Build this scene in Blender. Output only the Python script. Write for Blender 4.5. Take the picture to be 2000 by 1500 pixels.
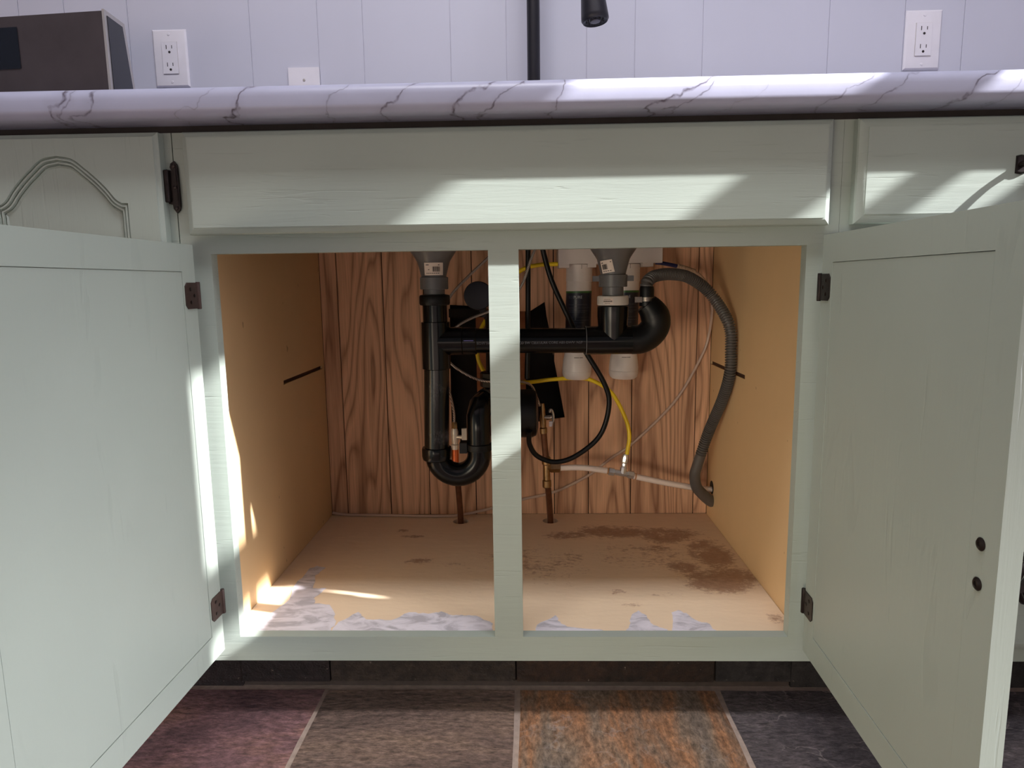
import bpy, bmesh, math, random
from mathutils import Vector, Matrix
from mathutils.geometry import tessellate_polygon
random.seed(7)
PI = math.pi
scn = bpy.context.scene
C = scn.collection
for o in list(bpy.data.objects): bpy.data.objects.remove(o)

# ------------------------------------------------------------ camera, world, sun, lights, exposure
cam_data = bpy.data.cameras.new('camera'); cam = bpy.data.objects.new('camera', cam_data); C.objects.link(cam)
rt = Vector((0.99956252, 0.02622229, -0.01368091)); up = Vector((0.00969472, 0.14652168, 0.98915995)); fw = Vector((-0.02794259, 0.98885984, -0.14620336))
M = Matrix((rt, up, -fw)).transposed().to_4x4(); M.translation = Vector((0.0345, -0.9789, 0.6757))
cam.matrix_world = M
cam_data.sensor_width = 36; cam_data.lens = 36*1337/2000; cam_data.clip_start = .02
scn.camera = cam

w = bpy.data.worlds.new('world'); scn.world = w; w.use_nodes = True
w.node_tree.nodes['Background'].inputs[0].default_value = (.80, .86, 1.0, 1)
w.node_tree.nodes['Background'].inputs[1].default_value = .16

sd = bpy.data.lights.new('sun', 'SUN'); sd.energy = 20.0; sd.angle = math.radians(.8); sd.color = (1, .98, .99)
sun = bpy.data.objects.new('sun', sd); C.objects.link(sun)
sun.rotation_euler = Vector((-1, .24, -.72)).to_track_quat('-Z', 'Y').to_euler()
sun.location = (3, -1, 3)

def area(name, loc, target, size, power, color, spread=180):
    d = bpy.data.lights.new(name, 'AREA'); d.shape = 'RECTANGLE'; d.size = size[0]; d.size_y = size[1]; d.energy = power; d.color = color; d.spread = math.radians(spread)
    o = bpy.data.objects.new(name, d); C.objects.link(o); o.location = loc
    o.rotation_euler = (Vector(target)-Vector(loc)).to_track_quat('-Z', 'Y').to_euler()
area('cool_fill_light', (1.52, -1.12, .32), (-.44, -.30, .10), (.7, .5), 4.0, (.96, .95, 1), 42)  # unseen cool fill, added to brighten the open left door
area('warm_fill_light', (-1.05, -2.05, .30), (.50, .25, .22), (1.1, .5), 1.75, (1, .87, .66), 42)  # unseen fill, added in place of warm bounce off the sunlit floor
area('ceiling_light', (.1, -.54, 2.40), (.1, -.53, 0), (1.3, .26), 27, (.97, .96, 1))

scn.view_settings.view_transform = 'Standard'; scn.view_settings.look = 'None'
scn.view_settings.exposure = 0; scn.view_settings.gamma = 1; scn.view_settings.use_curve_mapping = False

# ------------------------------------------------------------ materials
class NT:
    def __init__(s, name):
        s.m = bpy.data.materials.new(name); s.m.use_nodes = True; s.t = s.m.node_tree
        s.b = s.t.nodes['Principled BSDF']
    def n(s, k, **kw):
        n = s.t.nodes.new(k)
        for a, v in kw.items(): setattr(n, a, v)
        return n
    def l(s, a, b): s.t.links.new(a, b)
    def pos(s, scale=(1, 1, 1), loc=(0, 0, 0), rot=(0, 0, 0)):
        g = s.n('ShaderNodeNewGeometry'); m = s.n('ShaderNodeMapping'); s.l(g.outputs['Position'], m.inputs[0])
        m.inputs['Scale'].default_value = scale; m.inputs['Location'].default_value = loc; m.inputs['Rotation'].default_value = rot
        return m.outputs[0]
    def noise(s, vec, scale, detail=4, rough=.55, dist=0):
        n = s.n('ShaderNodeTexNoise'); s.l(vec, n.inputs['Vector']); n.inputs['Scale'].default_value = scale
        n.inputs['Detail'].default_value = detail; n.inputs['Roughness'].default_value = rough; n.inputs['Distortion'].default_value = dist
        return n.outputs['Fac']
    def math(s, op, a, b=None, c=None, clamp=False):
        n = s.n('ShaderNodeMath', operation=op); n.use_clamp = clamp
        for i, v in enumerate((a, b, c)):
            if v is None: continue
            if isinstance(v, (int, float)): n.inputs[i].default_value = v
            else: s.l(v, n.inputs[i])
        return n.outputs[0]
    def ramp(s, fac, stops):
        r = s.n('ShaderNodeValToRGB'); s.l(fac, r.inputs[0]); e = r.color_ramp.elements
        while len(e) < len(stops): e.new(.5)
        for i, (p, c) in enumerate(stops):
            e[i].position = p; e[i].color = (c[0], c[1], c[2], 1) if not isinstance(c, (int, float)) else (c, c, c, 1)
        return r.outputs[0]
    def mix(s, f, a, b, mode='MIX'):
        n = s.n('ShaderNodeMix', data_type='RGBA', blend_type=mode)
        for i, v in ((0, f), (6, a), (7, b)):
            if isinstance(v, (int, float)): n.inputs[i].default_value = v
            elif isinstance(v, tuple): n.inputs[i].default_value = (v[0], v[1], v[2], 1)
            else: s.l(v, n.inputs[i])
        return n.outputs[2]
    def bump(s, h, strength, dist=.001):
        n = s.n('ShaderNodeBump'); s.l(h, n.inputs['Height']); n.inputs['Strength'].default_value = strength; n.inputs['Distance'].default_value = dist
        s.l(n.outputs[0], s.b.inputs['Normal'])
    def base(s, c):
        if isinstance(c, tuple): s.b.inputs['Base Color'].default_value = (c[0], c[1], c[2], 1)
        else: s.l(c, s.b.inputs['Base Color'])
    def set(s, rough=None, metal=None, spec=None):
        if rough is not None: s.b.inputs['Roughness'].default_value = rough
        if metal is not None: s.b.inputs['Metallic'].default_value = metal
        if spec is not None: s.b.inputs['Specular IOR Level'].default_value = spec

def srgb(r, g, b):
    f = lambda c: (c/255/12.92) if c/255 <= .04045 else ((c/255+.055)/1.055)**2.4
    return (f(r), f(g), f(b))

def plain(name, col, rough=.5, metal=0, var=.12, scale=30, spec=None, bump=0):
    t = NT(name); n = t.noise(t.pos(), scale, 5)
    a = tuple(c*(1-var) for c in col); b = tuple(min(1, c*(1+var)) for c in col)
    t.base(t.ramp(n, [(.3, a), (.7, b)])); t.set(rough, metal, spec)
    if bump: t.bump(n, bump, .002)
    return t.m

def paint(name, col, along='x'):
    t = NT(name)
    sc = {'x': (3, 40, 60), 'z': (60, 40, 3), 'y': (60, 3, 60)}[along]
    n = t.noise(t.pos(sc), 1.6, 6, .65, .6); n2 = t.noise(t.pos(), 2.2, 3)
    n3 = t.noise(t.pos((7, 30, 130) if along == 'x' else ((130, 30, 7) if along == 'z' else (130, 7, 130))), 1.0, 2, .5, 1.0)
    pore = t.ramp(n3, [(.64, 0), (.70, 1)])
    c = t.ramp(n2, [(.3, tuple(k*.94 for k in col)), (.7, tuple(k*1.05 for k in col))])
    t.base(t.mix(t.math('MULTIPLY', pore, .08), c, tuple(k*.55 for k in col)))
    t.set(.42, spec=.4)
    h = t.math('SUBTRACT', t.math('MULTIPLY', n, .5), t.math('MULTIPLY', pore, .25))
    t.bump(h, .5, .0014)
    return t.m

GREEN = srgb(162, 172, 163)
M_green = paint('sage_paint', GREEN); M_greenv = paint('sage_paint_upright', GREEN, 'z'); M_greeny = paint('sage_paint_door', GREEN, 'z')

def board(name, col, side=False):
    t = NT(name); n = t.noise(t.pos(), 3, 5); f = t.noise(t.pos(), 180, 3)
    c = t.ramp(n, [(.25, tuple(k*.90 for k in col)), (.75, tuple(k*1.05 for k in col))])
    sp = t.ramp(t.noise(t.pos((1, 1, .6)), 55, 2), [(.745, 0), (.77, 1)])
    t.base(t.mix(t.math('MULTIPLY', sp, .5), c, srgb(120, 85, 55)))
    t.set(.5, spec=.35); t.bump(f, .12, .0005); return t.m
M_board = board('pale_melamine_board', srgb(222, 188, 142))

def bottom_mat():
    t = NT('worn_bottom_board'); col = srgb(244, 220, 188)
    g = t.n('ShaderNodeNewGeometry'); sx = t.n('ShaderNodeSeparateXYZ'); t.l(g.outputs['Position'], sx.inputs[0])
    X, Y = sx.outputs[0], sx.outputs[1]
    n = t.noise(t.pos(), 4, 5); c = t.ramp(n, [(.25, tuple(k*.9 for k in col)), (.75, tuple(k*1.05 for k in col))])
    # duller, slightly darker towards the back of the board
    back = t.math('MULTIPLY', t.math('SMOOTH_MIN', t.math('MAXIMUM', t.math('MULTIPLY', t.math('SUBTRACT', Y, .15), 3.0), 0), 1, .1), .62)
    c = t.mix(back, c, srgb(232, 206, 182))
    wob = t.noise(t.pos(), 16, 8, .72); fine = t.noise(t.pos((1, 1.6, 1)), 75, 6, .7)
    tot = None
    # (x, y, radius x, radius y, strength) of the worn, stained places
    for x, y, rx, ry, s in ((.11, .445, .08, .032, .85), (.21, .465, .10, .05, 1.0), (.32, .44, .09, .06, 1.0), (.39, .34, .06, .11, .9), (.28, .37, .08, .03, .7),
                            (.375, .215, .075, .055, 1.25), (.325, .275, .045, .05, .9), (.42, .235, .04, .05, .9), (-.255, .475, .018, .016, .8), (-.225, .44, .035, .012, .8), (-.185, .305, .04, .022, .95),
                            (-.12, .29, .05, .016, .6), (.178, .17, .03, .018, .7), (.265, .16, .05, .012, .6), (.05, .3, .20, .14, .52), (.25, .34, .2, .12, .5), (-.05, .17, .10, .04, .30), (.43, .07, .02, .03, .7), (.20, .12, .03, .01, .6)):
        dx = t.math('DIVIDE', t.math('SUBTRACT', X, x), rx); dy = t.math('DIVIDE', t.math('SUBTRACT', Y, y), ry)
        d = t.math('SQRT', t.math('ADD', t.math('MULTIPLY', dx, dx), t.math('MULTIPLY', dy, dy)))
        f = t.math('MULTIPLY', t.math('SUBTRACT', 1.35, d, clamp=True), s)
        tot = f if tot is None else t.math('MAXIMUM', tot, f)
    v = t.math('ADD', t.math('MULTIPLY', tot, t.math('ADD', t.math('MULTIPLY', wob, 1.7), -.15)), t.math('MULTIPLY', fine, 1.15))
    v = t.math('MULTIPLY', v, .6)
    stain = t.ramp(v, [(.56, 0), (.70, 1)])
    stc = t.ramp(fine, [(.35, srgb(128, 84, 58)), (.65, srgb(176, 134, 106))])
    scr = t.ramp(t.noise(t.pos((1, 2.2, 1)), 42, 6, .75), [(.70, 0), (.74, 1)])
    c = t.mix(t.math('MULTIPLY', scr, .45), c, srgb(125, 90, 62))
    t.base(t.mix(t.math('MULTIPLY', stain, .75), c, stc)); t.set(.55, spec=.35)
    t.bump(t.math('SUBTRACT', t.noise(t.pos((1, 2.5, 1)), 22, 5, .6), t.math('MULTIPLY', stain, .25)), .45, .0025)
    return t.m
M_bottom = bottom_mat()

def oak(name, off, dark, light):
    t = NT(name)
    big = t.noise(t.pos((1, 1, .11), (off, 0, off*.37)), 9, 2, .45, .25)
    rings = t.math('FRACT', t.math('MULTIPLY', big, 15))
    r = t.ramp(rings, [(0, 1), (.16, .25), (.55, .0), (.86, .45), (1, 1)])
    st = t.noise(t.pos((1, 1, .03), (off, 0, 0)), 260, 3, .6)
    tone = t.noise(t.pos((1, 1, .2), (off*2, 0, 0)), 5, 2)
    f = t.math('ADD', t.math('MULTIPLY', r, .55), t.math('MULTIPLY', t.math('SUBTRACT', st, .35), .75))
    f = t.math('ADD', f, t.math('MULTIPLY', t.math('SUBTRACT', tone, .5), .7), clamp=True)
    t.base(t.ramp(f, [(0, light), (.45, tuple((a*.55+b*.45) for a, b in zip(light, dark))), (1, dark)]))
    t.set(.55, spec=.3); t.bump(st, .15, .0004); return t.m
M_oak = [oak('printed_oak_%s' % 'abcdefghij'[i], i*1.73+.4, srgb(112, 68, 47), srgb(234, 188, 154)) for i in range(10)]

def marble(name, base, veins=(), paper=False):
    t = NT(name)
    g = t.n('ShaderNodeNewGeometry'); sx = t.n('ShaderNodeSeparateXYZ'); t.l(g.outputs['Position'], sx.inputs[0])
    X, Z = sx.outputs[0], sx.outputs[2]
    cloud = t.noise(t.pos((1, 1, 1.4)), 11, 4, .5, .6)
    c = t.ramp(cloud, [(.3, tuple(k*.93 for k in base)), (.6, base)])
    if paper:
        n = t.noise(t.pos((1, 2.2, 1), rot=(0, 0, .5)), 22, 5, .6, 1.0)
        c = t.ramp(n, [(.38, tuple(k*.62 for k in base)), (.5, tuple(k*.88 for k in base)), (.6, base)])
    else:
        jit = t.math('MULTIPLY', t.math('SUBTRACT', t.noise(t.pos((1, 1, 1)), 28, 3, .5), .5), .065)
        brk = t.noise(t.pos((1, 1, 1)), 60, 4, .6)
        for x0, s, wd, st in veins:
            d = t.math('ABSOLUTE', t.math('ADD', t.math('SUBTRACT', t.math('SUBTRACT', X, x0), t.math('MULTIPLY', t.math('SUBTRACT', Z, .918), s)), jit))
            m = t.math('SUBTRACT', 1, t.math('DIVIDE', d, wd*1.15), clamp=True)
            m = t.math('MULTIPLY', t.math('MULTIPLY', m, st), t.ramp(brk, [(.36, .25), (.58, 1)]))
            c = t.mix(m, c, srgb(58, 46, 56))
            m2 = t.math('MULTIPLY', t.math('SUBTRACT', 1, t.math('DIVIDE', d, wd*6), clamp=True), .16*st)
            c = t.mix(m2, c, srgb(130, 122, 138))
    t.base(c); t.set(.38 if not paper else .5, spec=.4)
    t.bump(t.noise(t.pos(), 350, 2), .08, .0004)
    return t.m
VE = [(-.585, .55, .0035, 1), (-.575, .5, .0022, .7), (-.545, .9, .003, .8), (-.345, .75, .0030, 1), (-.215, .9, .002, .5), (-.135, 1.2, .0028, .9), (-.035, 1.3, .0035, 1), (.005, 1.6, .0025, .8),
      (.075, .6, .0022, .9), (.235, 2.0, .0042, 1), (.255, 1.8, .0025, .8), (.448, 1.4, .002, .6), (.50, 1.3, .0022, .6), (.61, 1.6, .0028, .9), (-.40, 1.5, .002, .35), (.33, 1.5, .0018, .3), (.66, 1.2, .002, .4)]
M_marble = marble('marble_laminate', srgb(174, 176, 198), VE)
M_paper = marble('marble_shelf_paper', srgb(232, 228, 236), paper=True)

def slate(name, cols, sc=(1, 1, 1), veins=.0, rough=.5, off=0, k0=1.0, ro=.68, fs=(1, 2.4, 1)):
    t = NT(name)
    n = t.noise(t.pos(sc, (off, off*.3, 0)), 6, 8, ro, .4)
    k = len(cols); c = t.ramp(n, [(.30+.40*i/(k-1), cols[i]) for i in range(k)])
    f = t.noise(t.pos(fs, (off, 0, 0)), 60, 7, .72)
    fr = t.ramp(f, [(.32, .55*k0), (.5, 1.6*k0), (.70, 3.0*k0)])
    c = t.mix(1.0, c, fr, 'MULTIPLY')
    sp = t.ramp(t.noise(t.pos((1, 1.5, 1), (off, 3, 0)), 110, 3, .6), [(.70, 0), (.76, 1)])
    c = t.mix(t.math('MULTIPLY', sp, .5), c, srgb(190, 170, 155))
    if veins:
        v = t.n('ShaderNodeTexVoronoi', feature='DISTANCE_TO_EDGE')
        wv = t.n('ShaderNodeVectorMath', operation='ADD'); nn = t.n('ShaderNodeTexNoise'); nn.inputs['Scale'].default_value = 14; nn.inputs['Detail'].default_value = 5
        t.l(t.pos(), nn.inputs['Vector'])
        sc2 = t.n('ShaderNodeVectorMath', operation='SCALE'); t.l(nn.outputs['Color'], sc2.inputs[0]); sc2.inputs['Scale'].default_value = .14
        t.l(t.pos((1, 1.6, 1), (off, off, 0)), wv.inputs[0]); t.l(sc2.outputs[0], wv.inputs[1]); t.l(wv.outputs[0], v.inputs['Vector']); v.inputs['Scale'].default_value = 15
        m = t.ramp(v.outputs['Distance'], [(0, 1), (.035, 0)])
        m = t.math('MULTIPLY', m, t.ramp(t.noise(t.pos(), 20, 3), [(.45, 0), (.65, 1)]))
        c = t.mix(t.math('MULTIPLY', m, veins), c, srgb(205, 192, 185))
    t.base(c); t.set(rough, spec=.4)
    h = t.math('ADD', t.math('MULTIPLY', n, 1.2), t.math('MULTIPLY', f, .6)); t.bump(h, 1.0, .009)
    return t.m
S_purple = slate('slate_purple', [srgb(62, 48, 52), srgb(118, 88, 88), srgb(140, 104, 86)], (.5, 1.2, 1), off=.7)
S_brown = slate('slate_brown', [srgb(78, 64, 58), srgb(118, 98, 88), srgb(140, 116, 98)], (.4, 1.8, 1), off=4.1, k0=.85)
S_rust = slate('slate_rust', [srgb(100, 94, 88), srgb(118, 104, 92), srgb(132, 112, 94), srgb(156, 112, 80), srgb(128, 106, 88), srgb(150, 104, 72), srgb(112, 100, 92)], (1.8, .30, 1), .45, off=8.35, k0=.86, ro=.5, fs=(2.2, 1, 1))
S_shaded = [slate('slate_shaded_purple', [srgb(62, 48, 52), srgb(100, 78, 78)], (.5, 1.2, 1), off=.7, k0=.13), slate('slate_shaded_brown', [srgb(78, 64, 58), srgb(120, 100, 88)], (.4, 1.8, 1), off=4.1, k0=.13),
           slate('slate_shaded_rust', [srgb(70, 60, 54), srgb(120, 80, 56)], (1.7, .5, 1), off=8.3, k0=.12), slate('slate_shaded_black', [srgb(44, 40, 44), srgb(90, 84, 84)], off=2.2, k0=.2)]  # darker slate copies: shade of the toe recess put into the colour
M_groutsh = plain('shaded_grout', srgb(62, 52, 48), .9, var=.2, scale=90)  # grout darkened too, painting in the shade of the toe recess
S_black = slate('slate_charcoal', [srgb(44, 40, 44), srgb(74, 68, 70), srgb(96, 88, 88)], (1, 1, 1), .55, off=2.2)
M_grout = plain('floor_grout', srgb(188, 168, 154), .9, var=.15, scale=90, bump=.3)

M_wall = None
def wall_mat():
    t = NT('white_wall_panel'); n = t.noise(t.pos((1, 1, .3)), 5, 3)
    b = srgb(202, 204, 219); t.base(t.ramp(n, [(.3, tuple(k*.96 for k in b)), (.7, b)])); t.set(.45, spec=.4)
    t.bump(t.noise(t.pos((20, 20, 1.2)), 2, 4), .12, .001); return t.m
M_wall = wall_mat()
M_plastic = plain('white_plastic', srgb(232, 230, 238), .3, var=.02)
M_filter = plain('filter_white_plastic', srgb(226, 218, 216), .3, var=.02)
M_abs = plain('black_drain_plastic', srgb(9, 9, 11), .2, var=.25, scale=20)
M_absdull = plain('black_rubber', srgb(9, 9, 11), .4, var=.2)
for m_ in (M_abs, M_absdull): m_.node_tree.nodes['Principled BSDF'].inputs['Specular IOR Level'].default_value = .3
M_scuff = None
def scuff():
    t = NT('scuffed_black_pipe'); n = t.noise(t.pos((1, 1, .5)), 30, 5, .7)
    g = t.n('ShaderNodeNewGeometry'); sx = t.n('ShaderNodeSeparateXYZ'); t.l(g.outputs['Position'], sx.inputs[0])
    d = t.math('SUBTRACT', 1, t.math('DIVIDE', t.math('ABSOLUTE', t.math('SUBTRACT', sx.outputs[2], .388)), .018), clamp=True)
    d2 = t.math('MULTIPLY', t.math('SUBTRACT', 1, t.math('DIVIDE', t.math('ABSOLUTE', t.math('SUBTRACT', sx.outputs[2], .475)), .04), clamp=True), .45)
    m = t.math('MULTIPLY', t.math('MAXIMUM', d, d2), t.ramp(n, [(.42, 0), (.62, 1)]))
    t.base(t.mix(t.math('MULTIPLY', m, .6), srgb(10, 10, 12), srgb(120, 120, 125))); t.set(.22); return t.m
M_scuff = scuff()
M_grayp = plain('gray_drain_plastic', srgb(98, 98, 100), .32, var=.06)
M_hosegray = plain('gray_corrugated_plastic', srgb(84, 81, 80), .38, var=.06)
M_yellow = plain('yellow_tube', srgb(248, 214, 36), .3, var=.03)
M_blue = plain('blue_tube', srgb(28, 38, 92), .35, var=.05)
M_tube = plain('translucent_white_tube', srgb(196, 172, 158), .35, var=.04)
M_collar = plain('aged_white_collar', srgb(205, 180, 158), .5, var=.1)
M_pex = plain('white_water_pipe', srgb(238, 226, 222), .3, var=.03)
M_chrome = plain('chrome', srgb(222, 222, 224), .16, .72, var=.03)
M_brass = plain('aged_brass', srgb(160, 132, 96), .35, 1, var=.2, scale=80)
M_copper = plain('bright_copper', srgb(205, 112, 72), .3, 1, var=.15)
M_copperd = plain('dull_copper', srgb(112, 74, 54), .5, .6, var=.25, scale=60)
M_bronze = plain('dark_bronze', srgb(44, 36, 34), .38, .6, var=.3, scale=120)
M_hingeb = plain('worn_bronze_hinge', srgb(78, 62, 58), .42, .5, var=.2, scale=120)
M_matte = plain('matte_black_metal', srgb(34, 33, 40), .35, .2, var=.1)
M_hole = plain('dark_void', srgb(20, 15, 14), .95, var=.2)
M_stud = plain('stud_wood', srgb(150, 92, 58), .8, var=.2, scale=40)
M_label = plain('label_paper', srgb(220, 206, 196), .5, var=.03)
M_ink = plain('black_ink', srgb(28, 28, 32), .6, var=.05)
M_navy = plain('navy_label', srgb(22, 28, 48), .35, var=.08)
M_navyd = plain('grey_navy_label', srgb(34, 40, 52), .35, var=.08)
M_lgreen = plain('green_label_band', srgb(60, 104, 52), .35, var=.05)
M_print = plain('pale_print', srgb(190, 194, 202), .5, var=.03)
M_faint = plain('faint_print', srgb(92, 94, 104), .6, var=.05)
M_steel = plain('dark_brushed_steel', srgb(92, 84, 86), .4, .6, var=.12, scale=14)
M_steelb = plain('sink_steel', srgb(150, 150, 152), .3, .9, var=.05)
M_rim = plain('pale_metal_rim', srgb(190, 185, 182), .35, .5, var=.05)
M_gloss = plain('black_gloss', srgb(24, 27, 36), .12, var=.05)
M_slit = plain('socket_slot', srgb(40, 36, 38), .7, var=.05)
def braid():
    t = NT('braided_steel'); wv = t.n('ShaderNodeTexWave', wave_type='BANDS', bands_direction='DIAGONAL'); t.l(t.pos(), wv.inputs['Vector'])
    wv.inputs['Scale'].default_value = 160; wv.inputs['Distortion'].default_value = 1
    t.base(t.ramp(wv.outputs['Fac'], [(.2, srgb(120, 110, 106)), (.8, srgb(205, 196, 190))])); t.set(.3, .7); t.bump(wv.outputs['Fac'], .3, .0006); return t.m
M_braid = braid()

# ------------------------------------------------------------ mesh helpers
def tag(o, label=None, cat=None, group=None, kind=None):
    if label: o['label'] = label
    if cat: o['category'] = cat
    if group: o['group'] = group
    if kind: o['kind'] = kind
    return o
def empty(name, loc=(0, 0, 0), **k):
    o = bpy.data.objects.new(name, None); C.objects.link(o); o.location = loc; o.empty_display_size = .05; o['_o'] = 1
    del o['_o']; return tag(o, **k)
def origin(p):
    v = Vector((0, 0, 0))
    while p is not None: v += p.location; p = p.parent
    return v
def finish(name, bm, mat, parent=None, smooth=True, ang=35, bevel=0, loc=None, **k):
    if bevel:
        es = [e for e in bm.edges if len(e.link_faces) == 2 and e.calc_face_angle(0) > .6]
        bmesh.ops.bevel(bm, geom=es, offset=bevel, segments=2, affect='EDGES', clamp_overlap=True)
    bmesh.ops.recalc_face_normals(bm, faces=bm.faces)
    og = origin(parent)
    if loc is not None and parent is None: og = Vector(loc)
    elif loc is not None: og = Vector(loc)
    bmesh.ops.translate(bm, verts=bm.verts, vec=-og)
    me = bpy.data.meshes.new(name); bm.to_mesh(me); bm.free(); me.materials.append(mat)
    if smooth:
        for p in me.polygons: p.use_smooth = True
        me.set_sharp_from_angle(angle=math.radians(ang))
    o = bpy.data.objects.new(name, me); C.objects.link(o)
    if parent is not None: o.parent = parent; o.location = og-origin(parent)
    else: o.location = og
    return tag(o, **k)
def NB(): return bmesh.new()
def box(bm, x0, x1, y0, y1, z0, z1, f=None):
    vs = [Vector((x, y, z)) for x in (x0, x1) for y in (y0, y1) for z in (z0, z1)]
    if f: vs = [Vector(f(*v)) for v in vs]
    v = [bm.verts.new(p) for p in vs]
    for q in ((0, 1, 3, 2), (4, 6, 7, 5), (0, 4, 5, 1), (2, 3, 7, 6), (0, 2, 6, 4), (1, 5, 7, 3)): bm.faces.new([v[i] for i in q])
    return bm
def plate(bm, outer, holes, t0, t1, f):
    """outer/holes: 2-D loops (a,b); t0..t1 thickness; f(a,b,t)->xyz"""
    loops = [outer]+list(holes); flat = [p for L in loops for p in L]
    tri = tessellate_polygon([[Vector((a, b, 0)) for a, b in L] for L in loops])
    A = [bm.verts.new(f(a, b, t0)) for a, b in flat]; B = [bm.verts.new(f(a, b, t1)) for a, b in flat]
    for t in tri:
        try: bm.faces.new([A[i] for i in t])
        except ValueError: pass
        try: bm.faces.new([B[i] for i in reversed(t)])
        except ValueError: pass
    s = 0
    for L in loops:
        n = len(L)
        for i in range(n):
            j = (i+1) % n; bm.faces.new([A[s+i], A[s+j], B[s+j], B[s+i]])
        s += n
    return bm
def rect(a0, a1, b0, b1): return [(a0, b0), (a1, b0), (a1, b1), (a0, b1)]
def circ(a, b, r, n=24): return [(a+r*math.cos(2*PI*i/n), b+r*math.sin(2*PI*i/n)) for i in range(n)]
XZ = lambda a, b, t: (a, t, b)
XY = lambda a, b, t: (a, b, t)
YZ = lambda a, b, t: (t, a, b)
def frame_of(d):
    d = Vector(d).normalized(); u = Vector((0, 0, 1)) if abs(d.z) < .9 else Vector((1, 0, 0))
    a = d.cross(u).normalized(); return d, a, a.cross(d).normalized()
def lathe(bm, base, axis, prof, n=28, cap=True, sx=1):
    """prof: list of (radius, distance along axis)"""
    d, a, b = frame_of(axis); base = Vector(base); rings = []
    for r, h in prof:
        rings.append([bm.verts.new(base+d*h+(a*math.cos(2*PI*i/n)+b*math.sin(2*PI*i/n)*sx)*r) for i in range(n)])
    for q in range(len(rings)-1):
        for i in range(n):
            j = (i+1) % n; bm.faces.new([rings[q][i], rings[q][j], rings[q+1][j], rings[q+1][i]])
    if cap: bm.faces.new(rings[0][::-1]); bm.faces.new(rings[-1])
    return bm
def cyl(bm, p, q, r, n=24, ch=.0015):
    p, q = Vector(p), Vector(q); L = (q-p).length; ch = min(ch, L*.4, r*.5)
    return lathe(bm, p, q-p, [(r-ch, 0), (r, ch), (r, L-ch), (r-ch, L)], n)
def spline(pts, per=12):
    pts = [Vector(p) for p in pts]; P = [2*pts[0]-pts[1]]+pts+[2*pts[-1]-pts[-2]]; out = []
    for i in range(1, len(P)-2):
        a, b, c, d = P[i-1:i+3]
        for k in range(per):
            t = k/per; out.append(.5*((2*b)+(c-a)*t+(2*a-5*b+4*c-d)*t*t+(3*b-a-3*c+d)*t**3))
    out.append(pts[-1]); return out
def resample(P, step):
    L = [0]
    for i in range(1, len(P)): L.append(L[-1]+(P[i]-P[i-1]).length)
    n = max(2, int(L[-1]/step)); out = []; k = 0
    for i in range(n+1):
        s = L[-1]*i/n
        while k < len(L)-2 and L[k+1] < s: k += 1
        t = (s-L[k])/max(1e-9, L[k+1]-L[k]); out.append(P[k].lerp(P[k+1], min(1, t)))
    return out, L[-1]
def tube(bm, pts, r, n=12, per=10, smooth=True, rfun=None, step=None, cap=True):
    P = spline(pts, per) if smooth else [Vector(p) for p in pts]
    tot = 0
    if step: P, tot = resample(P, step)
    t = (P[1]-P[0]).normalized(); _, a, _ = frame_of(t); rings = []
    for i, p in enumerate(P):
        t = ((P[min(i+1, len(P)-1)]-P[max(i-1, 0)])).normalized()
        a = (a-t*a.dot(t)).normalized(); b = t.cross(a)
        rr = rfun(i, i/(len(P)-1)) if rfun else r
        rings.append([bm.verts.new(p+(a*math.cos(2*PI*k/n)+b*math.sin(2*PI*k/n))*rr) for k in range(n)])
    for q in range(len(rings)-1):
        for i in range(n):
            j = (i+1) % n; bm.faces.new([rings[q][i], rings[q][j], rings[q+1][j], rings[q+1][i]])
    if cap: bm.faces.new(rings[0][::-1]); bm.faces.new(rings[-1])
    return bm
def arc(c, r, a0, a1, plane='xz', n=12):
    out = []
    for i in range(n+1):
        a = a0+(a1-a0)*i/n; u, v = r*math.cos(a), r*math.sin(a)
        out.append(Vector((c[0]+u, c[1], c[2]+v)) if plane == 'xz' else Vector((c[0], c[1]+u, c[2]+v)))
    return out
def text(name, body, size, mat, parent, place, squash=1, **k):
    """flat printed lettering: place(u, v)->xyz maps the letters onto the surface they are printed on"""
    cu = bpy.data.curves.new('t', 'FONT'); cu.body = body; cu.size = size; cu.resolution_u = 2; cu.align_x = 'CENTER'; cu.align_y = 'CENTER'
    to = bpy.data.objects.new('t', cu); C.objects.link(to); dg = bpy.context.evaluated_depsgraph_get()
    me = bpy.data.meshes.new_from_object(to.evaluated_get(dg)); bpy.data.objects.remove(to)
    bm = NB(); bm.from_mesh(me); bpy.data.meshes.remove(me)
    for v in bm.verts: v.co = Vector(place(v.co.x*squash, v.co.y))
    return finish(name, bm, mat, parent, smooth=False, **k)
def patch(bm, u0, u1, v0, v1, place, nu=8, nv=1, th=None):
    g = [[bm.verts.new(place(u0+(u1-u0)*i/nu, v0+(v1-v0)*j/nv)) for j in range(nv+1)] for i in range(nu+1)]
    for i in range(nu):
        for j in range(nv): bm.faces.new([g[i][j], g[i+1][j], g[i+1][j+1], g[i][j+1]])
    return bm

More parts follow.
